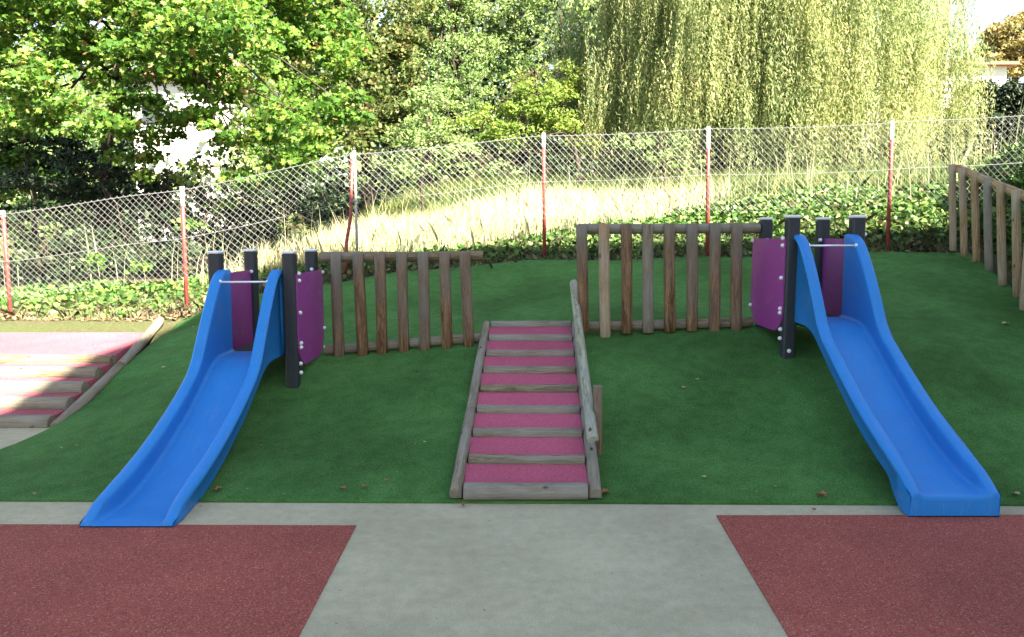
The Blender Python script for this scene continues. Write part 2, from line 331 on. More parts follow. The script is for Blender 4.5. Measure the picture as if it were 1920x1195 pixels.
# turf patch
def curve(pts, n):
    pts = np.array(pts, float); d = np.r_[0, np.cumsum(np.linalg.norm(np.diff(pts, axis=0), axis=1))]; t = np.linspace(0, d[-1], n)
    return np.stack([np.interp(t, d, pts[:, 0]), np.interp(t, d, pts[:, 1])], 1)
NU, NV = 230, 160
RB = [(4.1,4.26),(4.62,5.6),(4.95,6.8),(5.3,7.75),(5.62,8.7),(5.86,9.6)]
bot = curve([(-3.84,4.358),(0,4.312),(4.1,4.26)], NU); top = curve([(-4.12,8.98),(-3.9,9.3),(-3.2,9.42),(-2.2,9.55),(-1.5,9.78),(0,10.0),(2.5,10.13),(5.0,9.95),(5.86,9.6)], NU)
lef = curve([(-3.84,4.358),(-3.81,5.42),(-3.76,6.0),(-3.78,7.1),(-4.06,8.98)], NV); rig = curve(RB, NV)
u = np.linspace(0, 1, NU)[None, :, None]; v = np.linspace(0, 1, NV)[:, None, None]
C = (1-v)*bot[None]+v*top[None]+(1-u)*lef[:, None]+u*rig[:, None]-((1-u)*(1-v)*bot[0]+u*(1-v)*bot[-1]+(1-u)*v*top[0]+u*v*top[-1])
tX, tY = C[..., 0], C[..., 1]; tZ = turf_z(tX, tY)
# a thin hem so that the carpet has an edge
def hem(A, d): return np.concatenate([A[:1]+d*0, A, A[-1:]], 0)
tX2 = np.concatenate([tX[:1], tX, tX[-1:]], 0); tY2 = np.concatenate([tY[:1], tY, tY[-1:]], 0); tZ2 = np.concatenate([tZ[:1]-.011, tZ, tZ[-1:]-.15], 0)
tX2 = np.concatenate([tX2[:, :1], tX2, tX2[:, -1:]], 1); tY2 = np.concatenate([tY2[:, :1], tY2, tY2[:, -1:]], 1); tZ2 = np.concatenate([tZ2[:, :1]-.011, tZ2, tZ2[:, -1:]-.15], 1)
turf = tag(grid('artificial_turf', tX2, tY2, tZ2, TURF), kind='structure')

# ------------------------------------------------------------------ timber
def log(name, p0, p1, wdt, th, mat, parent, front=(0,-1,0), half=True, seed=0, n=14, wob=.06):
    """log from p0 to p1; half log: rounded side towards `front`, flat back. grain along local z"""
    rnd = random.Random(seed or random.random()); p0 = Vector(p0); p1 = Vector(p1); L = (p1-p0).length
    z = (p1-p0).normalized(); f = Vector(front); x = (f-z*f.dot(z)).normalized(); y = z.cross(x)
    prof = []
    if half:
        for k in range(n):
            t = -math.pi/2+math.pi*k/(n-1); prof.append((max(0, math.cos(t))**.55*th, math.sin(t)*wdt/2))
    else:
        for k in range(n): t = 2*math.pi*k/n; prof.append((math.cos(t)*th/2, math.sin(t)*wdt/2))
    ns = max(6, int(L/.12)); b = MB(); vs = []; e = .006
    st = [(0, .88), (e, 1)]+[(e+(L-2*e)*i/ns, 1) for i in range(1, ns)]+[(L-e, 1), (L, .88)]
    ph = [rnd.uniform(0, 6.3) for _ in range(n)]
    bx, by = rnd.uniform(-.004,.004), rnd.uniform(-.004,.004)
    for s, k in st:
        bow = math.sin(math.pi*s/L)
        for i, (a, c) in enumerate(prof):
            r = 1+wob*.5*math.sin(s*5+ph[i])*(1 if a > .002 or not half else 0)
            vs.append((a*k*r+bx*bow, c*k*(1+wob*.3*math.sin(s*3.3+ph[0]))+by*bow, s))
    m = len(prof); fs = [(i*m+j, i*m+(j+1)%m, (i+1)*m+(j+1)%m, (i+1)*m+j) for i in range(len(st)-1) for j in range(m)]
    b.add(vs, fs, True); b.f += [tuple(range(m-1,-1,-1)), tuple((len(st)-1)*m+j for j in range(m))]; b.sm += [False]*2
    if half:   # flat back not smooth
        for i in range(len(st)-1): b.sm[i*m+m-1] = False
    me_o = b.build(name, mat); me_o.matrix_world = Matrix.Translation(p0) @ Matrix((x, y, z)).transposed().to_4x4()
    if parent:
        me_o.parent = parent; me_o.location = p0-wpos(parent)
    return me_o

# log ramp ladder
RA = Vector((.082, 4.37, .035)); RD = Vector((.095, 2.64, .685)); RN = Vector((0,-.25,.97)).normalized()
ramp = thing('log_ramp', (.08, 4.36, 0), 'sloping ladder ramp of grey half logs with bright pink rubber mats between nine rungs', 'ramp')
def rp(t, off, h=0): return RA+RD*t+Vector((off*1, 0, 0))+RN*h
hw = .378
for s in (-1, 1):
    log('side_rail', rp(-.012, s*(hw+.042), 0), rp(.37, s*(hw+.04), .004), .078, .07, WOODG, ramp, RN)
    log('side_rail', rp(.372, s*(hw+.04), 0), rp(1.01, s*(hw+.04), 0), .076, .068, WOODG, ramp, RN)
for k in range(9):
    t = k/8; sk = random.uniform(-.006,.006)
    a = rp(t, -hw+.004, .012); c = rp(t, hw-.004, .012)
    log('rung', a+Vector((0,-sk,0)), c+Vector((0,sk,0)), .112 if k == 0 else .088, .06, WOODG, ramp, RN+Vector((0,-.35,0)))
    if k < 8:
        b = MB(); a = rp(t+.012, -hw+.002, .034); c = rp(t+.112, hw-.002, .03)
        x0, x1 = a.x, c.x; b.add([(x0,a.y,a.z),(x1,a.y,a.z),(x1,c.y,c.z),(x0,c.y,c.z),(x0,a.y,a.z-.04),(x1,a.y,a.z-.04),(x1,c.y,c.z-.04),(x0,c.y,c.z-.04)],
            [(0,1,2,3),(4,7,6,5),(0,4,5,1),(1,5,6,2),(2,6,7,3),(3,7,4,0)]); b.build('rubber_mat', PINK, ramp)
# handrail
hr = thing('handrail', (.56, 4.8, .05), 'pale greenish half log handrail sloping up beside the pink ramp on a short post', 'handrail')
h0 = P(1113, 829, 4.62); h1 = P(1076, 532, 7.35)
log('rail', h0, h1, .075, .045, WOODY, hr, Vector((-.45,-.35,.9)), wob=.012)
pb = P(1120, 878, 4.95); log('post', pb+Vector((0,0,-.1)), P(1120, 722, 4.95), .062, .05, WOOD, hr, (0,-1,0))

def picket_fence(label, group, rail_t, rail_b, pickets, D, mats):
    f = thing('picket_fence', P(pickets[0][0], pickets[0][2], D), label, 'fence', group)
    for nm, (xa, ya, xb, yb) in (('top_rail', rail_t), ('bottom_rail', rail_b)):
        log(nm, P(xa, ya, D+.052), P(xb, yb, D+.052), .092, .092, WOODG, f, (0,0,1), half=False)
    for k, (xa, ya, yb, xb) in enumerate(pickets):
        log('picket', P(xb, yb, D)+Vector((0,0,-.02)), P(xa, ya, D), .1, .05, mats[k%len(mats)], f, (.0,-1,0))
    return f
f1 = picket_fence('low fence of seven brown weathered pickets left of the pink ramp', 'timber picket fences', (600,482,906,480), (610,657,908,633),
    [(630,476,670,637),(671,475,670,681),(712,475,665,717),(753,474,664,758),(793,473,658,797),(833,473,657,839),(871,473,652,880)], 6.78, [WOOD])
f2 = picket_fence('low fence of eight brown weathered pickets right of the pink ramp', 'timber picket fences', (1084,429,1424,428), (1098,613,1410,604),
    [(1090,422,618,1094),(1132,421,636,1135),(1174,420,621,1175),(1214,420,620,1215),(1254,419,619,1256),(1297,419,617,1297),(1340,418,630,1339),(1381,418,619,1380)], 6.78, [WOOD, WOODL, WOOD, WOODG, WOOD, WOOD, WOOD, WOOD])
# right-hand fence, running towards the camera
f3 = thing('picket_fence', P(1792,465,9.6), 'tan log picket fence along the right edge of the turf, ivy growing through it', 'fence', 'timber picket fences')
pk = [(1790,308,1792,466),(1809,314,1813,476),(1832,323,1836,486),(1857,334,1860,503),(1882,344,1886,530),(1911,356,1914,552)]
Ds = [9.6,9.25,8.9,8.5,8.12,7.75]
tops = [P(a,b,d) for (a,b,_,_),d in zip(pk,Ds)]; bots = [P(c,e,d) for (_,_,c,e),d in zip(pk,Ds)]
dt = (tops[-1]-tops[0])/5
for k in range(1, 7):
    tops.append(tops[5]+dt*k); bots.append(Vector((tops[-1].x, tops[-1].y, max(.02, tz(tops[-1].x-.2, tops[-1].y)))))
for k, (a, b_) in enumerate(zip(tops, bots)):
    log('picket', b_+Vector((0,0,-.03)), a, .1, .07, [WOODL, WOODL, WOODL, WOODG][k%4], f3, (-.95,.3,0))
rl = (dt.normalized()); off = Vector((.055,.03,-.05))
log('top_rail', tops[0]-rl*.1+off, tops[-1]+rl*.1+off, .1, .1, WOODL, f3, (0,0,1), half=False)

# ------------------------------------------------------------------ slides
CRY = [4.10,4.128,4.16,4.224,4.35,4.498,4.7,4.875,5.06,5.243,5.38,5.474,5.545,5.60,5.692,5.79,5.87,5.94,6.0,6.08]
CRZ = [.145,.165,.19,.232,.29,.357,.45,.543,.655,.772,.86,.955,1.07,1.16,1.30,1.43,1.525,1.58,1.602,1.602]
FLY = [4.10,4.14,4.22,4.35,4.476,4.65,4.857,5.08,5.316,5.5,5.6,5.68,5.78,6.08]
FLZ = [.122,.13,.138,.165,.208,.28,.385,.525,.675,.80,.868,.905,.925,.93]
def smooth(ys, zs, q, w=.05):
    k = np.linspace(-w, w, 9); wt = np.exp(-(k/w*1.6)**2); qq = np.clip(q+k, ys[0], ys[-1]); return float((np.interp(qq, ys, zs)*wt).sum()/wt.sum())
def make_slide(cx, y0, offs, label, side, posts, ptop, pfz, panels, bolts):
    """side=+1: purple panel with bolts on the +x outside, -1 on the -x outside"""
    th = thing('playground_slide', (cx, y0, 0), label, 'slide', 'blue playground slides')
    b = MB(); rows = []
    lip0 = 4.10
    n = 96
    for i in range(n+1):
        Y = lip0+(6.08-lip0)*i/n
        o = itp(Y, *offs); c = smooth(CRY, CRZ, Y, .03)-o; f = smooth(FLY, FLZ, Y)-o
        if c < f+.02: c = f+.02
        bt = f-.035
        k = np.clip((Y-4.16)/.22, 0, 1); bt = lerp(-.0, bt, k) if Y < 4.38 else bt
        bt = max(min(bt, f-.02), .002)
        rows.append((Y, c, f, bt))
    hwx = .258
    def section(Y, c, f, bt, sh=1.0):
        hh = c-f; wt = .05; oz = max(bt-.0, c-.5 if Y > 5.3 else bt)
        g = float(np.clip((Y-4.22)/.22, 0, 1)); rc = .03*g; fl = min(.045, hh*.4)
        L = [(hwx-rc-.003, bt), (hwx-rc, bt+.01), (hwx-rc, c-fl-.008*g), (hwx+.003*g, c-fl+.006), (hwx+.004*g, c-.014), (hwx-.012, c), (hwx-.060-.012*g, c-.001), (hwx-.066-.014*g, c-.012),
             (hwx-.068-.012*g, c-fl if hh > .06 else c-hh*.5), (hwx-.073, f+.03 if hh > .08 else f+hh*.35), (hwx-.078, f+.012 if hh > .05 else f+hh*.12), (hwx-.088, f+.003), (hwx-.105, f)]
        pts = [(-x, z) for x, z in L]+[(x, z) for x, z in reversed(L)]
        return [(cx+x*sh, Y, z) for x, z in pts]
    secs = []
    ytr = y0-4.10
    # rounded front lip: sink and step back
    Y, c, f, bt = rows[0]
    for dy, fac in ((-.012, .0), (-.012, .80), (-.008, .93), (-.003, .985)):
        cc, ff = bt+(c-bt)*fac, bt+(f-bt)*fac
        if fac == 0: cc, ff = bt+.004, bt+.002
        secs.append(section(Y+dy, cc, ff, bt, .995))
    for r in rows: secs.append(section(*r))
    m = len(secs[0]); vs = [(x, y+ytr*max(0, 1-(y-4.10)/1.6), z) for s in secs for x, y, z in s]
    fs = [(i*m+j, (i+1)*m+j, (i+1)*m+(j+1)%m, i*m+(j+1)%m) for i in range(len(secs)-1) for j in range(m)]
    b.add(vs, fs, True); b.f += [tuple(range(m)), tuple((len(secs)-1)*m+j for j in range(m-1,-1,-1))]; b.sm += [False]*2
    ch = b.build('chute', BLUE, th)
    o6 = itp(5.95, *offs); fz = .93-o6
    # top hood edge: rounded vertical lip on each wall
    for s in (-1, 1):
        q = MB(); q.tube([(cx+s*.224, 6.075, fz-.02), (cx+s*.224, 6.075, fz+.3), (cx+s*.224, 6.075, fz+.64), (cx+s*.224, 6.05, fz+.66)], [.031,.031,.031,.016], 10); q.build('wall_lip', BLUE, ch)
    q = MB(); q.tube([(cx-.236, 5.88, ptop-.222), (cx+.236, 5.88, ptop-.222)], .009, 10); q.build('grab_bar', STEEL, th)
    for s in (-1, 1):
        q = MB(); q.dome((cx+s*.190, 5.88, ptop-.222), (-s,0,0), .019, .016); q.build('bolt', BOLT, th)
    for (px, py, bz) in posts:
        L = ptop-bz+.1; q = MB(); q.box((px, py, ptop-L/2), (.1, .1, L), None, .012)
        for s in (-1, 1):
            for d in (-.022, .0, .022): q.box((px+d, py+s*.0505, ptop-L/2), (.008, .004, L-.03))
            for d in (-.022, .0, .022): q.box((px+s*.0505, py+d, ptop-L/2), (.004, .008, L-.03))
        po = q.build('post', DARK, th)
        q = MB(); q.box((px, py, ptop+.008), (.108, .108, .022), None, .008); q.build('post_cap', CAP, po)
    # platform behind the chute
    q = MB(); q.box((cx, 6.47, fz-.03), (.47, .76, .03)); q.box((cx, 6.42, fz-.08), (.06, .8, .06)); q.build('platform', DBOARD, th)
    for (xx, yy) in ((cx-.1, 6.03), (cx+.12, 6.03)):
        q = MB(); q.dome((xx, yy-.03, fz-.06), (0,-1,0), .014, .01); q.build('bolt', BOLT, th)
    # side panels
    for k, (xp, ya, yb, zt, zb_) in enumerate(panels):
        out = []
        rr = .22
        pts2 = [(ya, zt), (yb, zt)]
        for a in np.linspace(0, 90, 9): pts2.append((yb-rr+rr*math.cos(R(a)), zb_+rr-rr*math.sin(R(a))))
        for a in np.linspace(90, 180, 9): pts2.append((ya+.2+.2*math.cos(R(a)), zb_+.2-.2*math.sin(R(a))))
        q = MB(); t = .007; nn = len(pts2)
        q.add([(xp-t, y, z) for y, z in pts2]+[(xp+t, y, z) for y, z in pts2], [tuple(range(nn)), tuple(range(2*nn-1, nn-1, -1))]+[(i, i+nn, (i+1)%nn+nn, (i+1)%nn) for i in range(nn)])
        q.build('side_panel', PURP, th)
    for (bx_, by_, bz_, ax) in bolts:
        q = MB(); q.dome((bx_, by_, bz_), ax, .017, .022, 12); q.build('bolt', BOLT, th)
    return th
# right slide
XR = 2.512; XL = -2.112
FRy, BKy = 6.05, 6.85
pR = [(2.255,FRy,.62),(2.775,FRy,.62),(2.31,BKy,.74),(2.83,BKy,.74)]; zs = [1.57,1.512,1.25,1.0,.965,.83,.755]
xo = 2.20
bR = [(xo-.008,FRy+.01,z,(-1,-.2,0)) for z in zs[:5]]+[(xo+.0,FRy+.01,z,(-1,-.2,0)) for z in zs[5:]]+[(xo-.008,6.82,z,(-1,0,0)) for z in (1.545,.96,.80)]
bR += [(2.25,FRy-.052,.66,(0,-1,0)),(2.31,BKy-.052,1.55,(0,-1,0)),(2.79,BKy-.052,1.55,(0,-1,0)),(2.835,FRy+.0,1.6,(1,-.2,0))]
make_slide(XR, 4.10, ([4,6], [0,0]), 'blue slide at the right, its foot ending in a raised box lip', -1, pR, 1.735, .93,
    [(xo, FRy-.02, 6.84, 1.565, .80), (2.83, FRy+.02, 6.84, 1.565, .86)], bR)
# left slide
pL = [(-2.395,FRy,.36),(-1.80,FRy,.36),(-2.39,BKy,.48),(-1.835,BKy,.5)]
dzl = 1.45-1.735; xo = -1.742
bL = [(xo+.008,FRy+.01,z+dzl,(1,-.2,0)) for z in zs[:5]]+[(xo,FRy+.01,z+dzl,(1,-.2,0)) for z in zs[5:]]+[(xo+.008,6.82,z+dzl,(1,0,0)) for z in (1.545,1.03,.85)]
bL += [(-2.37,BKy-.052,1.55+dzl,(0,-1,0)),(-1.82,BKy-.052,1.57+dzl,(0,-1,0))]
make_slide(XL, 3.95, ([3.9,4.10,4.2,4.5,5.2,6.1], [.115,.112,.12,.175,.265,.285]), 'blue slide at the left, its foot lying flat on the ground', 1, pL, 1.45, .65,
    [(xo, FRy-.02, 6.84, 1.565+dzl, .80+dzl), (-2.385, FRy+.02, 6.84, 1.565+dzl, .86+dzl)], bL)

# ------------------------------------------------------------------ log staircase (left, partly in the sun)
st = thing('log_staircase', (-3.84, 6.05, 0), 'wide low stairs of logs and crimson rubber treads at the left, half in the sun', 'stairs')
r0 = P(104, 803, 6.09); r1 = PX(225, 692, -3.84); r2 = P(300, 606, 8.95)
log('side_rail', r0+Vector((0,0,-.02)), r1+Vector((0,.0,.0)), .10, .08, WOODG, st, (.3,-.3,1)); log('side_rail', r1, r2, .095, .08, WOODG, st, (.3,-.3,1))
SY = [6.08,6.37,6.62,6.87,7.14]; SZ = [.092,.185,.275,.36,.43]
def rail_x(y): return itp(y, [r0.y, r1.y, r2.y], [r0.x, r1.x, r2.x])-.055
for k in range(5):
    x1 = rail_x(SY[k]); z0 = SZ[k]-.125
    for j, (xa, xb) in enumerate(((x1, x1-1.9), (x1-1.92, x1-3.9))):
        log('step_log', (xa, SY[k]+.055, SZ[k]-.07), (xb, SY[k]+.055, SZ[k]-.07), .145, .145, WOODG, st, (0,0,1), half=False, wob=.08)
    yn = SY[k+1]+.0 if k < 4 else 8.55
    q = MB(); za = SZ[k]-.012; zb2 = za+.012 if k < 4 else .475
    xe = rail_x(yn)
    q.add([(x1-3.9,SY[k]+.07,za),(x1,SY[k]+.07,za),(xe,yn+.02,zb2),(x1-3.9,yn+.02,zb2-.0),(x1-3.9,SY[k]+.07,za-.3),(x1,SY[k]+.07,za-.3),(xe,yn+.02,zb2-.3),(x1-3.9,yn+.02,zb2-.3)],
        [(0,1,2,3),(4,7,6,5),(0,4,5,1),(1,5,6,2),(2,6,7,3),(3,7,4,0)]); q.build('tread', TREAD, st)

# ------------------------------------------------------------------ chain-link fence
cf = thing('chain_link_fence', (.45, 10.25, 1.2), 'long silver chain-link fence on thin red posts, climbing to the right behind the turf', 'fence')
posts = [(-9.9,9.7,.25,1.88),]
for (xt, yt, xb, yb, D) in ((5,395,22,615,9.6),(341,350,351,596,9.5),(660,285,648,505,9.9),(1019,250,1021,478,10.2),(1328,238,1326,480,10.2),(1673,226,1664,468,10.0)):
    a = P(xt, yt, D); b_ = P(xb, yb, D); posts.append((a.x, D, b_.z, a.z, b_.x))
posts.append((7.75,9.85,1.4,3.25)); posts.append((10.2,9.7,1.5,3.3))
for k, p in enumerate(posts):
    x, y, zb_, zt = p[:4]; xb = p[4] if len(p) > 4 else x
    base = Vector((xb, y, zb_-.08)); q = MB()
    if k == 3:
        q.tube([base, Vector((xb+.02,y-.0,zb_+.35)), Vector((lerp(xb,x,.7),y,lerp(zb_,zt,.45))), Vector((x-.0,y,zt-.02))], .022, 10)
    else: q.tube([base, Vector((lerp(xb,x,.5),y,(zb_+zt)/2)), Vector((x,y,zt))], .025, 10)
    q.v = [(a-base.x, b2-base.y, c-base.z) for a, b2, c in q.v]; o = q.build('post', POSTM); o.parent = cf; o.location = base-Vector(cf.location)
    if k == 3:
        q = MB(); q.tube([(x+.035,y+.01,gz(x,y+.3)+.05),(x+.03,y+.01,zt+.01)], .018, 8); q.build('support_tube', GALV, cf)
pxs = [p[0] for p in posts]; pzs = [p[3] for p in posts]; pys = [p[1] for p in posts]
CW = .041; ncol = int((pxs[-1]-pxs[0])/CW); NR = 13
Vw = []; rw = .0016
def mesh_top(x): return np.interp(x, pxs, pzs)-.012-.025*np.abs(np.sin((x-pxs[0])*1.25))
for c in range(ncol):
    x0 = pxs[0]+c*CW; n = NR*2+1; k = np.arange(n); zt = mesh_top(x0+CW/2); hh = 1.12+.02*math.sin(c*.05)
    zz = zt-k*hh/(n-1); xx = x0+CW/2+np.where(k%2 == (0), -.5, .5)*CW*1.02*1.0; xx = xx if c%2 == 0 else x0+CW/2+np.where(k%2 == 0, .5, -.5)*CW*1.02
    yy = np.interp(x0, pxs, pys)-.03+.012*np.sin(x0*2.3+zz*3)+np.where(k%2 == 0, .003, -.003)
    pt = np.stack([xx, yy, zz], 1)
    a, b_ = pt[:-1], pt[1:]; d = b_-a; d /= np.linalg.norm(d, axis=1)[:, None]
    s1 = np.cross(d, [0,1,0]); s1 /= np.linalg.norm(s1, axis=1)[:, None]
    o3 = [s1*rw, -s1*rw*.5+np.array([0,-rw*.87,0]), -s1*rw*.5+np.array([0,rw*.87,0])]
    for j in range(3):
        p1, p2 = o3[j], o3[(j+1)%3]; Vw.append(np.stack([a+p1, a+p2, b_+p2, b_+p1], 1).reshape(-1, 3))
npmesh('wire_mesh', np.concatenate(Vw), 4, WIRE, cf)
for dz in (.02, .62):
    q = MB(); q.tube([(x, np.interp(x, pxs, pys)-.035, float(mesh_top(x))-dz) for x in np.arange(pxs[0], pxs[-1], .3)], .0035, 5); q.build('tension_wire', WIRE, cf)

# ------------------------------------------------------------------ leaves
def unit(v): return v/np.maximum(np.linalg.norm(v, axis=1)[:, None], 1e-9)
SH = {
 'rhomb': np.array([(0,-.5),(.28,0),(0,.5),(-.28,0)]),
 'long': np.array([(0,-.5),(.11,-.1),(0,.5),(-.11,-.1)]),
 'ivy': np.array([(0,-.45),(.42,-.3),(.3,.1),(0,.5),(-.3,.1),(-.42,-.3)]),
 'maple': np.array([(0,-.35),(.22,-.45),(.2,-.2),(.5,-.05),(.3,.1),(.36,.4),(.12,.28),(0,.58),(-.12,.28),(-.36,.4),(-.3,.1),(-.5,-.05),(-.2,-.2),(-.22,-.45)]),
}
def leaves(C, size, shape='rhomb', up=.6, var=.35, dirv=None, dspread=1.0):
    N = len(C); s = SH[shape]; n = unit(RNG.normal(size=(N, 3))*.75+np.array([0,-.35,up]))
    t = RNG.normal(size=(N, 3))
    if dirv is not None: t = t*dspread+np.array(dirv)
    t = unit(t-n*(t*n).sum(1)[:, None]); b = np.cross(n, t); sz = size*(1+var*RNG.uniform(-1, 1, N))[:, None, None]
    V = C[:, None, :]+(b[:, None, :]*s[None, :, :1]+t[:, None, :]*s[None, :, 1:])*sz
    V += n[:, None, :]*(-(np.abs(s[:, 0])*.25)[None, :, None]*sz)
    return V.reshape(-1, 3), len(s)
def blob_clumps(c, r, nsub):
    d = unit(RNG.normal(size=(nsub, 3))); rad = RNG.uniform(.35, 1, nsub)**.5; return np.array(c)+d*rad[:, None]*np.array(r)
def clump_leaves(cen, cr, per, flat=.5):
    N = len(cen); C = np.repeat(cen, per, 0); sc = np.repeat(cr*RNG.uniform(.55, 1.35, N), per)
    d = unit(RNG.normal(size=(N*per, 3)))*RNG.uniform(0, 1, N*per)[:, None]**.45; d[:, 2] *= flat; d[:, 2] -= .25*(d[:, 0]**2+d[:, 1]**2)
    return C+d*sc[:, None]
def tree(name, label, cat, base, blobs, leaf, per, nsub_k, crad, mat, shape='rhomb', trunk_r=.16, group=None, up=.6, fork=.45, flat=.5, twigs=.35):
    """blobs: (photo x, photo y, distance, radius x px, radius y px)"""
    bz = gz(*base)-.1; th = thing(name, (base[0], base[1], bz), label, cat, group)
    cs = []; V = []; q = MB()
    tot = [P(x, y, D) for x, y, D, _, _ in blobs]; cen = sum(tot, Vector())/len(tot)
    b0 = Vector((base[0], base[1], bz)); fk = b0.lerp(Vector((lerp(base[0], cen.x, .35), lerp(base[1], cen.y, .35), cen.z)), fork); fk.z = max(fk.z, bz+.8)
    topz = max(p.z for p in tot); tp = Vector((lerp(fk.x, cen.x, .6), lerp(fk.y, cen.y, .6), max(fk.z+.5, topz)))
    q.tube([b0, b0.lerp(fk, .5)+Vector((.05,0,0)), fk, fk.lerp(tp, .5)+Vector((.08,.05,0)), tp], [trunk_r*1.25, trunk_r, trunk_r*.85, trunk_r*.5, trunk_r*.12], 9)
    for (x, y, D, rx, ry), p in zip(blobs, tot):
        r = (rx/1400*D, (rx+ry)/2/1400*D*.8, ry/1400*D); ns = max(4, int(nsub_k*(r[0]*r[2])/(crad*crad)))
        c = blob_clumps(p, r, ns); cs.append(c)
        s0 = fk.lerp(tp, random.uniform(.35, 1)); md = s0.lerp(p, .5)+Vector((random.uniform(-.15,.15), random.uniform(-.15,.15), .18))
        q.tube([s0, md, p], [trunk_r*.26, trunk_r*.16, trunk_r*.06], 6)
        for cc in c[:int(ns*twigs)]:
            m2 = Vector(cc); q.tube([p.lerp(md, random.uniform(0, .6)), p.lerp(m2, .55)+Vector((0,0,.08)), m2], [trunk_r*.09+.006, .008, .003], 4, cap=False)
    q.build('trunk', BARK, th)
    cs = np.concatenate(cs); L = clump_leaves(cs, crad, per, flat); V, n = leaves(L, leaf, shape, up); npmesh('crown', V, n, mat, th)
    return th

# big maple on the left
MB_ = [(60,60,13.5,120,90),(190,30,12.5,110,70),(330,60,12.5,120,70),(90,150,12,90,50),(150,215,11.6,90,38),(260,110,12.2,70,45),(420,110,12.6,100,50),(500,40,14,120,60),(20,-30,14,160,80),(200,-70,14,200,80),
       (460,170,12.6,85,36),(560,110,14,80,60),(520,230,13,80,36),(430,255,12.6,60,24),(330,215,13.2,40,16),(600,200,14,60,50),(420,-60,14,220,70),(30,150,14.5,60,60),(25,250,15.5,60,70),(620,60,14.5,60,80),(120,90,12.6,70,40),(320,120,12.4,70,34),(390,150,12.5,50,26),(60,210,13,60,40),(280,20,12.6,110,60),(120,-10,12.6,120,60),(400,20,12.6,100,60),(520,-20,13.5,110,60),(20,20,12.8,80,60),(600,260,10.9,70,26),(520,300,10.9,60,18),(460,240,11.2,70,26),(560,210,11.2,80,30),(650,200,11.4,50,40),(440,60,11.4,110,60),(300,70,11.4,80,40),(270,190,12,34,14),(360,215,12,34,12),(300,250,12.6,34,12),(215,240,12.4,40,26),(250,290,12.8,40,12),(390,190,11.8,40,20),
       (545,290,12.2,70,22),(470,330,11.6,50,16),(30,330,15.5,80,40),(215,178,12,30,14)]
tree('maple_tree', 'big bright green maple with low lobed sprays hanging over the left of the fence', 'tree', (-9.2, 16.5), MB_, .09, 72, 4.4, .32, MAPLE, 'maple', .13, up=.8, flat=.4, fork=.8, twigs=.03)
tree('maple_tree', 'dense olive green maple with browning leaves at the top, just left of the picture middle', 'tree', (-3.6, 18.5),
     [(700,30,17.5,110,90),(640,120,17,90,80),(740,130,17.5,60,70),(690,210,17,70,55),(640,255,16.5,60,30),(590,-20,17,110,60),(740,210,18,36,60),(760,40,18.5,36,70)],   .085, 74, 4.8, .34, BROWNISH, 'maple', .15, up=.7, twigs=.1)
tree('sapling', 'slim yellow-leaved shrub low behind the fence under the big maple', 'shrub', (-6.2, 13.0), [(300,325,12.6,70,22),(370,320,12.8,50,18)], .09, 28, 2, .2, YELG, trunk_r=.04)
# undergrowth below the maples; its leaf colour carries the canopy shade
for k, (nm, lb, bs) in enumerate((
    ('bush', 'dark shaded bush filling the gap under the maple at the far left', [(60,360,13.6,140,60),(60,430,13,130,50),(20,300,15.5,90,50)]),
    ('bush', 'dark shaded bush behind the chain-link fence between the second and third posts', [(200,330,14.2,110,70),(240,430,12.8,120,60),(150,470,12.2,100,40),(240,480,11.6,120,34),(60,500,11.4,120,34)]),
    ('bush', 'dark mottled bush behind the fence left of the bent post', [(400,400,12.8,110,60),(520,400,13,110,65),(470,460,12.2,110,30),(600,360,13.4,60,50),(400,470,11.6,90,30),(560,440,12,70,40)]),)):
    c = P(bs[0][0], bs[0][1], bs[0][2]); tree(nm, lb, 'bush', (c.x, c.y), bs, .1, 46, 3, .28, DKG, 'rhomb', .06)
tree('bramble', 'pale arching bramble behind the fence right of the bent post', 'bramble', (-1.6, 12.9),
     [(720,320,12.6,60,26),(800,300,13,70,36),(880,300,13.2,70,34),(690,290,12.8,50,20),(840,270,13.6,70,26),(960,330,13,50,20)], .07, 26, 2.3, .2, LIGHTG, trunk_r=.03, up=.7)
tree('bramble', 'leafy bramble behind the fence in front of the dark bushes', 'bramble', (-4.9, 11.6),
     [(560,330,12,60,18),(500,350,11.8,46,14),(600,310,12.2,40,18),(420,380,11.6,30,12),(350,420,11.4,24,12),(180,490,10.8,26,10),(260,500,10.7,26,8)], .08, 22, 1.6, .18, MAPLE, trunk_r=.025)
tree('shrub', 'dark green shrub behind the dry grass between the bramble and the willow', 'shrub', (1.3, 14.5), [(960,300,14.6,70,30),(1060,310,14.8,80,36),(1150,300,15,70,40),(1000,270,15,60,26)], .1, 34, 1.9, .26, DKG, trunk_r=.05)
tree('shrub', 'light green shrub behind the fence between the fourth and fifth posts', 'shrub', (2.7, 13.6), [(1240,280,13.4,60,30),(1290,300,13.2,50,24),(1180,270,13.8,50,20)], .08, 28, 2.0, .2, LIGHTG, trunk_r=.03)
tree('shrub', 'dark shrub in the shade under the willow, behind the fifth span of mesh', 'shrub', (4.4, 17.6), [(1250,290,17.5,70,40),(1350,300,17.6,70,36),(1430,300,17.4,60,30),(1300,200,19.5,80,70),(1180,200,19.5,60,60)], .12, 46, 2.4, .3, DKG, trunk_r=.05)  # this shrub and the next fill willow gaps with shade-dark leaf colour
tree('shrub', 'dark shrub in the shade under the right half of the willow', 'shrub', (7.4, 17.6), [(1530,300,17.5,70,34),(1620,300,17.6,70,36),(1700,290,17.4,60,36),(1480,200,19.5,90,70)], .12, 46, 2.4, .3, DKG, trunk_r=.05)
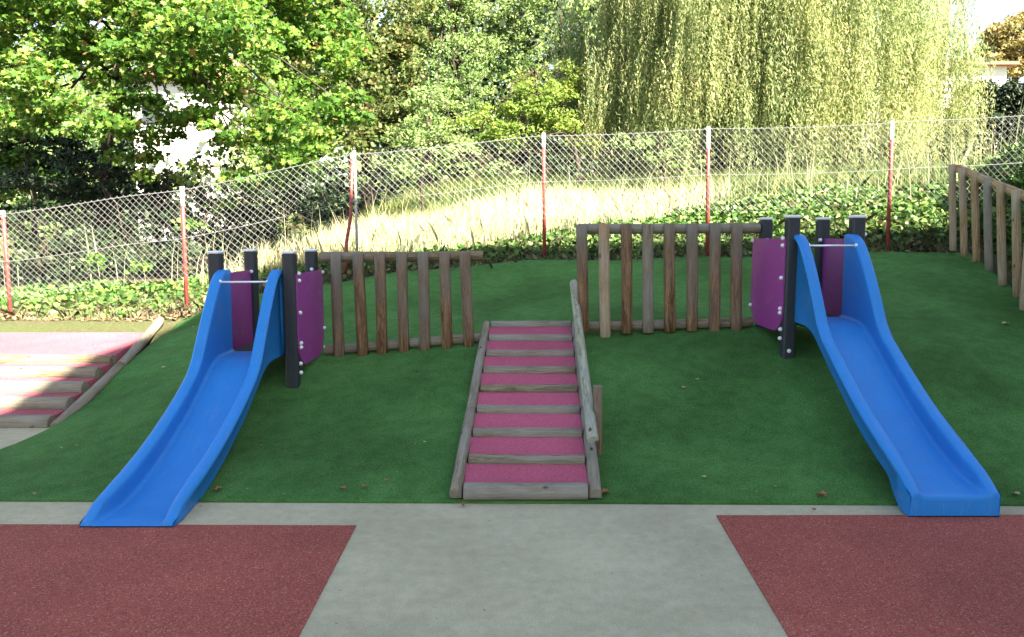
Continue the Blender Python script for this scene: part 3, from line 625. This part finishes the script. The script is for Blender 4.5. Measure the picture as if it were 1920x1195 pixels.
tree('bush', 'dark shaded bush deep under the maple, left of the white house', 'bush', (-8.8, 16.2), [(160,330,15.5,110,60),(80,300,16,110,60),(250,350,15,80,40),(330,370,14.5,80,36)], .12, 50, 3.2, .3, DKG, trunk_r=.06)
# trees in the middle distance
GR = 'trees beyond the fence'
tree('ash_tree', 'tall pale green tree left of the middle, drooping feathery sprays', 'tree', (-1.3, 18.5), [(860,40,18,60,50),(850,120,17.5,55,45),(880,180,17.5,60,40),(870,-20,18,70,50),(820,200,17,46,40),(910,100,18,40,40),(800,60,18,40,60),(780,150,17.6,36,50)], .085, 66, 4.4, .3, LIGHTG, trunk_r=.12, group=GR)
tree('ash_tree', 'grey-green slender tree between the pale tree and the dark conifer', 'tree', (.3, 20.5), [(960,40,20,50,50),(950,110,20,50,45),(990,-10,20,60,50),(930,60,20.5,40,40),(1000,80,20,40,50)], .095, 64, 4.2, .32, LIGHTG, trunk_r=.12, group=GR)
tree('conifer', 'dark blue-green conifer against the left edge of the willow', 'tree', (1.4, 22), [(1045,50,22,34,50),(1040,110,22,40,40),(1040,-20,22,30,50),(1060,160,22,50,30)], .13, 70, 2.4, .3, DKG, 'long', .12, group=GR)
tree('elder_tree', 'bushy yellow-green tree low in the middle above the fence', 'tree', (.5, 15.8), [(940,215,15.4,60,32),(1000,200,15.4,60,42),(1055,200,15.5,50,40),(900,240,15,50,26),(1000,150,15.8,50,28),(1060,140,16,34,30),(960,250,15,60,20),(1080,250,15,40,24)], .08, 60, 4.4, .24, YELG, trunk_r=.08, group=GR)
tree('elder_tree', 'pale shrubby tree below the pale tree, with reddish tips', 'tree', (-1.7, 15.4), [(800,240,15,50,30),(850,250,15,60,24),(760,250,15,40,26),(790,185,15.6,34,36)], .075, 58, 4.4, .23, LIGHTG, trunk_r=.06, group=GR)
tree('autumn_tree', 'orange-brown autumn tree behind the small house at top right', 'tree', (27.5, 42), [(1900,70,41,60,40),(1930,110,41,60,40),(1870,90,41,26,24),(1960,60,42,80,50),(1850,115,40,14,18)], .2, 60, 7.0, .5, ORNG, trunk_r=.25, group=GR)
tree('hedge_tree', 'thin grey-green tree beside the autumn tree', 'tree', (24.5, 41), [(1835,100,40,12,24),(1822,115,40,10,16)], .2, 40, 2.2, .4, BROWNISH, trunk_r=.1, group=GR)
tree('hedge', 'dense dark hedge with a sunlit top below the white house at right', 'hedge', (11.6, 18), [(1840,195,17.5,50,42),(1880,190,17.5,50,42),(1930,190,17.5,60,45),(2000,200,17.5,70,55),(1850,270,17,80,60),(1940,280,17,80,60),(1760,290,17.4,60,50),(1800,230,17.6,40,40),(2060,230,17.5,80,80)], .09, 70, 8, .26, DKG, 'rhomb', .08)

# willow
wc = Vector((5.35, 16.6)); wb = gz(*wc)
wt = thing('willow_tree', (wc.x, wc.y, wb), 'huge weeping willow with curtains of yellow-green strands reaching down behind the fence', 'tree')
q = MB(); fk = Vector((wc.x-.9, wc.y, wb+1.9)); q.tube([(wc.x-.6, wc.y, wb-.2), (wc.x-.8, wc.y, wb+1), fk], [.42,.34,.3], 12)
limbs = []
for k in range(16):
    a = 2*math.pi*k/16+random.uniform(-.2,.2); rr = random.uniform(.55,.95); ex = wc.x+math.cos(a)*4.3*rr; ey = wc.y+math.sin(a)*2.6*rr; ez = wb+random.uniform(4.2, 6.5)
    m1 = fk.lerp(Vector((ex,ey,ez)), .5)+Vector((0,0,.9)); q.tube([fk, fk.lerp(m1,.5)+Vector((0,0,.2)), m1, Vector((ex,ey,ez))], [.15,.11,.07,.02], 7); limbs.append((m1, Vector((ex,ey,ez))))
q.build('trunk', BARK, wt)
C = []; DV = []; Sx = MB(); strands = []
for c in range(200):
    a = random.uniform(0, 2*math.pi); rr = math.sqrt(random.uniform(.04, 1)); cx_ = wc.x+math.cos(a)*4.2*rr; cy_ = wc.y+math.sin(a)*2.7*rr
    if math.sin(a) > .3 and random.random() < .45: cy_ = 2*wc.y-cy_
    dome = wb+7.4*math.sqrt(max(.05, 1-.75*rr*rr))-random.uniform(0, 3.2)*(.4+rr*.6)
    hang = random.uniform(1.6, 4.2)
    if random.random() < .62: hang = dome-wb-random.uniform(-.8, .6)
    wdt = random.uniform(.07, .2); yt = random.uniform(0, 1)
    for s in range(30):
        sx = cx_+random.gauss(0, wdt); sy = cy_+random.gauss(0, wdt); zt = dome+random.gauss(0, .25); L = hang*random.uniform(.65, 1.05); zb_ = max(zt-L, gz(sx, sy)+.05)
        n = int((zt-zb_)/.044); 
        if n < 4: continue
        k = np.linspace(0, 1, n); sw = random.uniform(-.2,.2); out = random.uniform(.0,.35)
        X = sx+sw*k**2+np.cos(a)*out*np.sqrt(k)+.02*np.sin(k*20+s); Y = sy+np.sin(a)*out*np.sqrt(k); Z = zt-(zt-zb_)*k
        C.append(np.stack([X, Y, Z], 1)+RNG.normal(size=(n, 3))*.022)
C = np.concatenate(C)
V, n = leaves(C, .09, 'long', .15, .3, dirv=(0, 0, -1), dspread=.26); npmesh('crown', V, n, WILM, wt)

# far-off wood on the hillside
def mass(name, centers, rad, per, leaf, mat, shape='rhomb', label=None, flat=.7, up=.5):
    L = clump_leaves(np.array(centers), rad, per, flat); V, n = leaves(L, leaf, shape, up); o = npmesh(name, V, n, mat); tag(o, label, name.replace('_', ' '), kind='stuff'); return o
cs = []
for k in range(2000):
    Y = random.uniform(27, 60); X = random.uniform(-1.35*Y, .46*Y); h = random.uniform(0, 9)
    if X > .3*Y: h *= .45
    cs.append((X, Y, gz(X, Y)+h))
mass('distant_wood', cs, 1.5, 60, .38, LIGHTG, label='mixed green wood covering the hillside far behind the fence')
cs = []
for k in range(330):
    X = random.uniform(-13, 2.5) if k < 260 else random.uniform(6, 11); Y = random.uniform(18.5, 25); cs.append((X, Y, gz(X, Y)+random.uniform(0, 5.5 if X < -12.5 or X > -10 else 1.5)))
cs = [c for c in cs if not (-12.6 < c[0]*28/c[1] < -9.3 and c[2] > 3.6)]
mass('undergrowth', cs, .9, 52, .2, DKG, label='dark tangled undergrowth between the trees behind the fence')

# ivy bank: between fence foot and dry grass
def scatter_bank(n, x0, x1, s0, s1, fn=None, lift=(0,.09)):
    X = RNG.uniform(x0, x1, n); s = RNG.uniform(s0, s1, n); Y = np.interp(X, FX, FY)+s
    if fn is not None:
        k = fn(X, s); X, Y = X[k], Y[k]
    Z = terr(X, Y)+RNG.uniform(*lift, len(X))+.05*np.maximum(0, np.sin(X*4.1+Y*3)*np.sin(X*1.3-Y*5)); return np.stack([X, Y, Z], 1)
def ivy_keep(X, s):
    lim = np.interp(X, [-14,-4,-2,0,2,4,9], [1.5,1.4,.5,.6,1.3,1.9,2.1]); return (s < lim+.15*np.sin(X*5)) & (RNG.uniform(0, 1, len(X)) < np.interp(s, [-.15, .15, .5], [.25, .6, 1]))
pts = np.concatenate([scatter_bank(62000, -10.5, 9, -.12, 2.2, ivy_keep), scatter_bank(9000, -10.5, 9, -.05, .5, None, (0,.16))])
V, n = leaves(pts, .075, 'ivy', .9, .4); tag(npmesh('ivy', V, n, IVYM), 'low ivy covering the bank along the foot of the chain-link fence', 'ivy', kind='stuff')
# ivy and creepers behind the right picket fence
K = 15000; yy = RNG.uniform(5.2, 10.3, K); xx = 6.12+(yy-9.6)*.33+RNG.uniform(0, 1, K)**1.2*1.5; hgt = RNG.uniform(0, 1, K)**.8*np.interp(xx-(6.12+(yy-9.6)*.33), [0,.5,1.5], [.55,.95,1.05])
pts = np.stack([xx, yy, terr(xx, yy)+hgt*.8-.02], 1); bump = np.sin(yy*4.3)*np.sin(xx*5+yy)+RNG.normal(size=K)*.5; pts = pts[bump > -.35]
V, n = leaves(pts, .085, 'ivy', .6, .4); tag(npmesh('ivy', V, n, IVYM), 'taller ivy climbing behind the right-hand picket fence', 'ivy', kind='stuff')
# dry twigs and bare stems in the shaded strip at the turf edge
def blades(pts, h, wd, lean=.35, hv=.5):
    N = len(pts); H = h*(1+hv*RNG.uniform(-1, 1, N)); a = RNG.uniform(0, 2*math.pi, N); l = RNG.normal(size=(N, 2))*lean*H[:, None]
    w2 = np.stack([np.cos(a), np.sin(a)*.4, np.zeros(N)], 1)*wd; t = pts+np.stack([l[:, 0], l[:, 1], H], 1); md = pts+np.stack([l[:, 0]*.3, l[:, 1]*.3, H*.55], 1)
    return np.stack([pts-w2, pts+w2, md+w2*.8, t, md-w2*.8], 1).reshape(-1, 3)
pts = scatter_bank(9000, -10, 9, -.28, .45, None, (-.02, .02)); tag(npmesh('dry_stems', blades(pts, .17, .0035, .9), 5, TWIG), 'tangle of dry brown stems along the back edge of the turf', 'dry stems', kind='stuff')
# dead leaf litter at the turf edge
pts = scatter_bank(3500, -8, 7, -.34, .1, None, (.0, .03)); V, n = leaves(pts, .05, 'ivy', 1.5, .4); tag(npmesh('leaf_litter', V, n, LITTER), 'pale dead leaves lying in the gap behind the turf', 'leaf litter', kind='stuff')
# dry grass
def keep_dry(X, s):
    lo = np.interp(X, [-14,-4.5,-2.4,0,2,4,9], [1.1,1.0,.45,.5,1.1,1.9,2.0]); hi = np.interp(X, [-14,-3.2,-2.4,0,2,3,4.5,9], [.9,1.0,2.0,2.5,2.3,1.9,1.5,1.5]); return (s > lo) & (s < hi)
pts = scatter_bank(80000, -6, 8, .4, 4.8, keep_dry, (-.02, .0)); tag(npmesh('dry_grass', blades(pts, .34, .006, .35), 5, DRYM), 'tall bleached dry grass behind the fence', 'dry grass', kind='stuff')
pts = np.concatenate([scatter_bank(260, -3.2, 8, .9, 2.2, None, (-.02, 0)), scatter_bank(60, -9.5, -3.2, .9, 1.6, None, (-.02, 0))]); tag(npmesh('tall_weeds', blades(pts, .7, .0035, .2), 5, DRYM), 'thin pale weed stalks rising through the fence mesh', 'weeds', kind='stuff')

pts = scatter_bank(30000, -2.8, 9.5, 1.5, 5.5, lambda X, s: RNG.uniform(0, 1, len(X)) > .1, (-.02, 0)); tag(npmesh('meadow_grass', blades(pts, .26, .008, .4), 5, MEAD), 'rough green grass of the field beyond the fence', 'grass', kind='stuff')

# ------------------------------------------------------------------ houses
def house(label, x0, x1, y0, y1, z0, z1, wins, roof_h, eave=.35):
    h = thing('house', ((x0+x1)/2, y0, z0), label, 'house'); q = MB(); q.box(((x0+x1)/2, (y0+y1)/2, (z0+z1)/2), (x1-x0, y1-y0, z1-z0)); q.build('wall', WALLW, h)
    q = MB(); a, b_, c, d = x0-eave, x1+eave, y0-eave, y1+eave; cx_, cy_ = (a+b_)/2, (c+d)/2
    q.add([(a,c,z1+.003),(b_,c,z1+.003),(b_,d,z1+.003),(a,d,z1+.003),(a,c,z1+.14),(b_,c,z1+.14),(b_,d,z1+.14),(a,d,z1+.14),(a+(b_-a)*.25,cy_,z1+roof_h),(b_-(b_-a)*.25,cy_,z1+roof_h)],
        [(3,2,1,0),(0,1,5,4),(1,2,6,5),(2,3,7,6),(3,0,4,7),(4,5,9,8),(5,6,9),(6,7,8,9),(7,4,8)]); q.build('roof', ROOFT, h)
    for (xa, za, xb, zb_) in wins:
        q = MB(); q.box(((xa+xb)/2, y0-.02, (za+zb_)/2), (xb-xa, .05, zb_-za)); wn_ = q.build('window', FRAME, h)
        q = MB(); q.box(((xa+xb)/2, y0-.05, (za+zb_)/2), (xb-xa-.14, .02, zb_-za-.14)); q.build('pane', GLASS, wn_)
    return h
a = P(255, 330, 27); b_ = P(400, 150, 27)
house('white two-storey house with a clay roof glimpsed through the leaves of the left maple', a.x, b_.x, 27, 34, gz(a.x, 27)-.5, b_.z, [(a.x+.3, b_.z-1.6, a.x+1.2, b_.z-.4)], 1.6)
a = P(1800, 160, 36); b_ = P(1888, 124, 36)
house('small white bungalow with a low tan roof on the hill at top right', a.x-4.5, b_.x, 36, 43, gz(a.x, 36)-.6, b_.z, [(b_.x-1.25, b_.z-1.5, b_.x-1.08, b_.z-.2)], .75)

# ------------------------------------------------------------------ the building behind the camera (casts the shade)
SL = 13.0; BH = 1.3+SL*math.tan(SUN_EL); BX = 6.6; BY = 10.5-SL*math.cos(SUN_AZ)
sb = thing('school_building', (BX+12, BY-7, 0), 'tall plain building beside the viewer whose shadow covers the play area', 'building')
q = MB(); q.box((BX+13, BY-8, BH/2), (26, 16, BH)); q.build('wall', WALLW, sb)
for i in range(7):
    for j in range(3):
        xa = BX+1.2+i*3.4; za = 1.8+j*3.7; q = MB(); q.box((xa+.9, BY+.02, za+.9), (1.8, .08, 1.8)); wn_ = q.build('window', FRAME, sb); q = MB(); q.box((xa+.9, BY+.07, za+.9), (1.6, .03, 1.6)); q.build('pane', GLASS, wn_)

K = 260; cx_ = RNG.uniform(-3.7, 4.6, K); cy_ = RNG.uniform(4.36, 9.6, K); cy_[:40] = RNG.uniform(4.2, 4.5, 40); cy_[:8] = RNG.uniform(3, 4.2, 8)
ok = cx_ < 3.9+(cy_-4.3)*.33; cx_, cy_ = cx_[ok], cy_[ok]
pts = np.stack([cx_, cy_, np.where(cy_ > 4.33, turf_z(cx_, cy_)+.008, .012)], 1)
V, n = leaves(pts, .015, 'ivy', 2.5, .7); tag(npmesh('leaf_crumbs', V, n, LITTER), 'tiny crumbs of dead leaf scattered over turf and concrete', 'leaf crumbs', kind='stuff')
# ------------------------------------------------------------------ fallen leaves
def ray_turf(x, y):
    best = None
    for Y in np.arange(3.0, 10.5, .02):
        p = P(x, y, Y); z = tz(p.x, Y) if Y > 4.33 else .002
        if p.z <= z+.0: return Vector((p.x, Y, z))
    return P(x, y, 4.2)
FL = [(410,923,.07,0,'brown fallen leaf on the turf just right of the left slide foot'),(643,922,.06,0,'thin brown fallen leaf on the turf, left of a pair near the kerb'),(685,919,.06,0,'curled brown fallen leaf on the turf midway between left slide and ramp'),
 (725,906,.045,0,'small brown fallen leaf on the turf, closest of its row to the ramp'),(1135,929,.085,0,'large reddish fallen leaf at the right foot of the pink ramp'),(1540,935,.09,0,'long brown fallen leaf on the turf left of the right slide foot'),
 (1283,731,.05,1,'pale fallen leaf on the turf below the right picket row, the nearer one'),(1307,716,.045,1,'pale fallen leaf on the turf below the right picket row, the farther one'),(1885,610,.09,1,'pale fallen leaf on the turf by the right edge of the picture'),
 (782,700,.04,0,'tiny brown fallen leaf on the turf under the left picket row'),(308,692,.06,1,'pale fallen leaf on the turf beside the log stairs, nearer the slide'),(183,733,.06,1,'pale fallen leaf on the turf against the stairs side rail'),
 (885,697,.04,0,'brown fallen leaf on the turf beside the left rail of the ramp'),(868,951,.06,0,'brown leaf scrap on the concrete at the left foot of the ramp'),(1320,898,.04,1,'pale leaf speck on the turf right of the ramp foot'),(1008,943,.05,0,'flat brown leaf under the lowest rung of the ramp'),
 (797,833,.03,1,'tiny pale leaf in the middle of the turf left of the ramp'),(1525,962,.05,0,'brown leaf on the concrete strip left of the right slide'),(1905,930,.06,1,'pale sliver of leaf on the turf right of the right slide foot'),(60,805,.06,0,'brown leaf lying at the foot of the log stairs'),(1110,800,.03,1,'pale leaf bit on the turf beside the handrail post'),
 (262,650,.05,1,'pale leaf on the turf high beside the stairs rail'),(1700,474,.09,1,'pale leaf at the back edge of the turf near the right picket fence')]
for (x, y, s, k, lb) in FL:
    p = ray_turf(x, y); q = MB(); sh = SH['maple']; a = random.uniform(0, 6.3); n = len(sh)
    vs = [(p.x+s*.75*(sx*math.cos(a)-sy*math.sin(a)), p.y+s*.75*(sx*math.sin(a)+sy*math.cos(a)), p.z+.012+s*.45*abs(sx)+random.uniform(0,.004)) for sx, sy in sh]
    vs2 = [(vx, vy, vz-.0015) for vx, vy, vz in vs]
    q.add([(p.x, p.y, p.z+.01)]+vs+vs2, [(0, i+1, (i+1)%n+1) for i in range(n)]+[(i+1, i+1+n, (i+1)%n+1+n, (i+1)%n+1) for i in range(n)]); o = q.build('fallen_leaf', LEAFY if k else LEAFB)
    tag(o, lb, 'fallen leaf', 'fallen leaves')
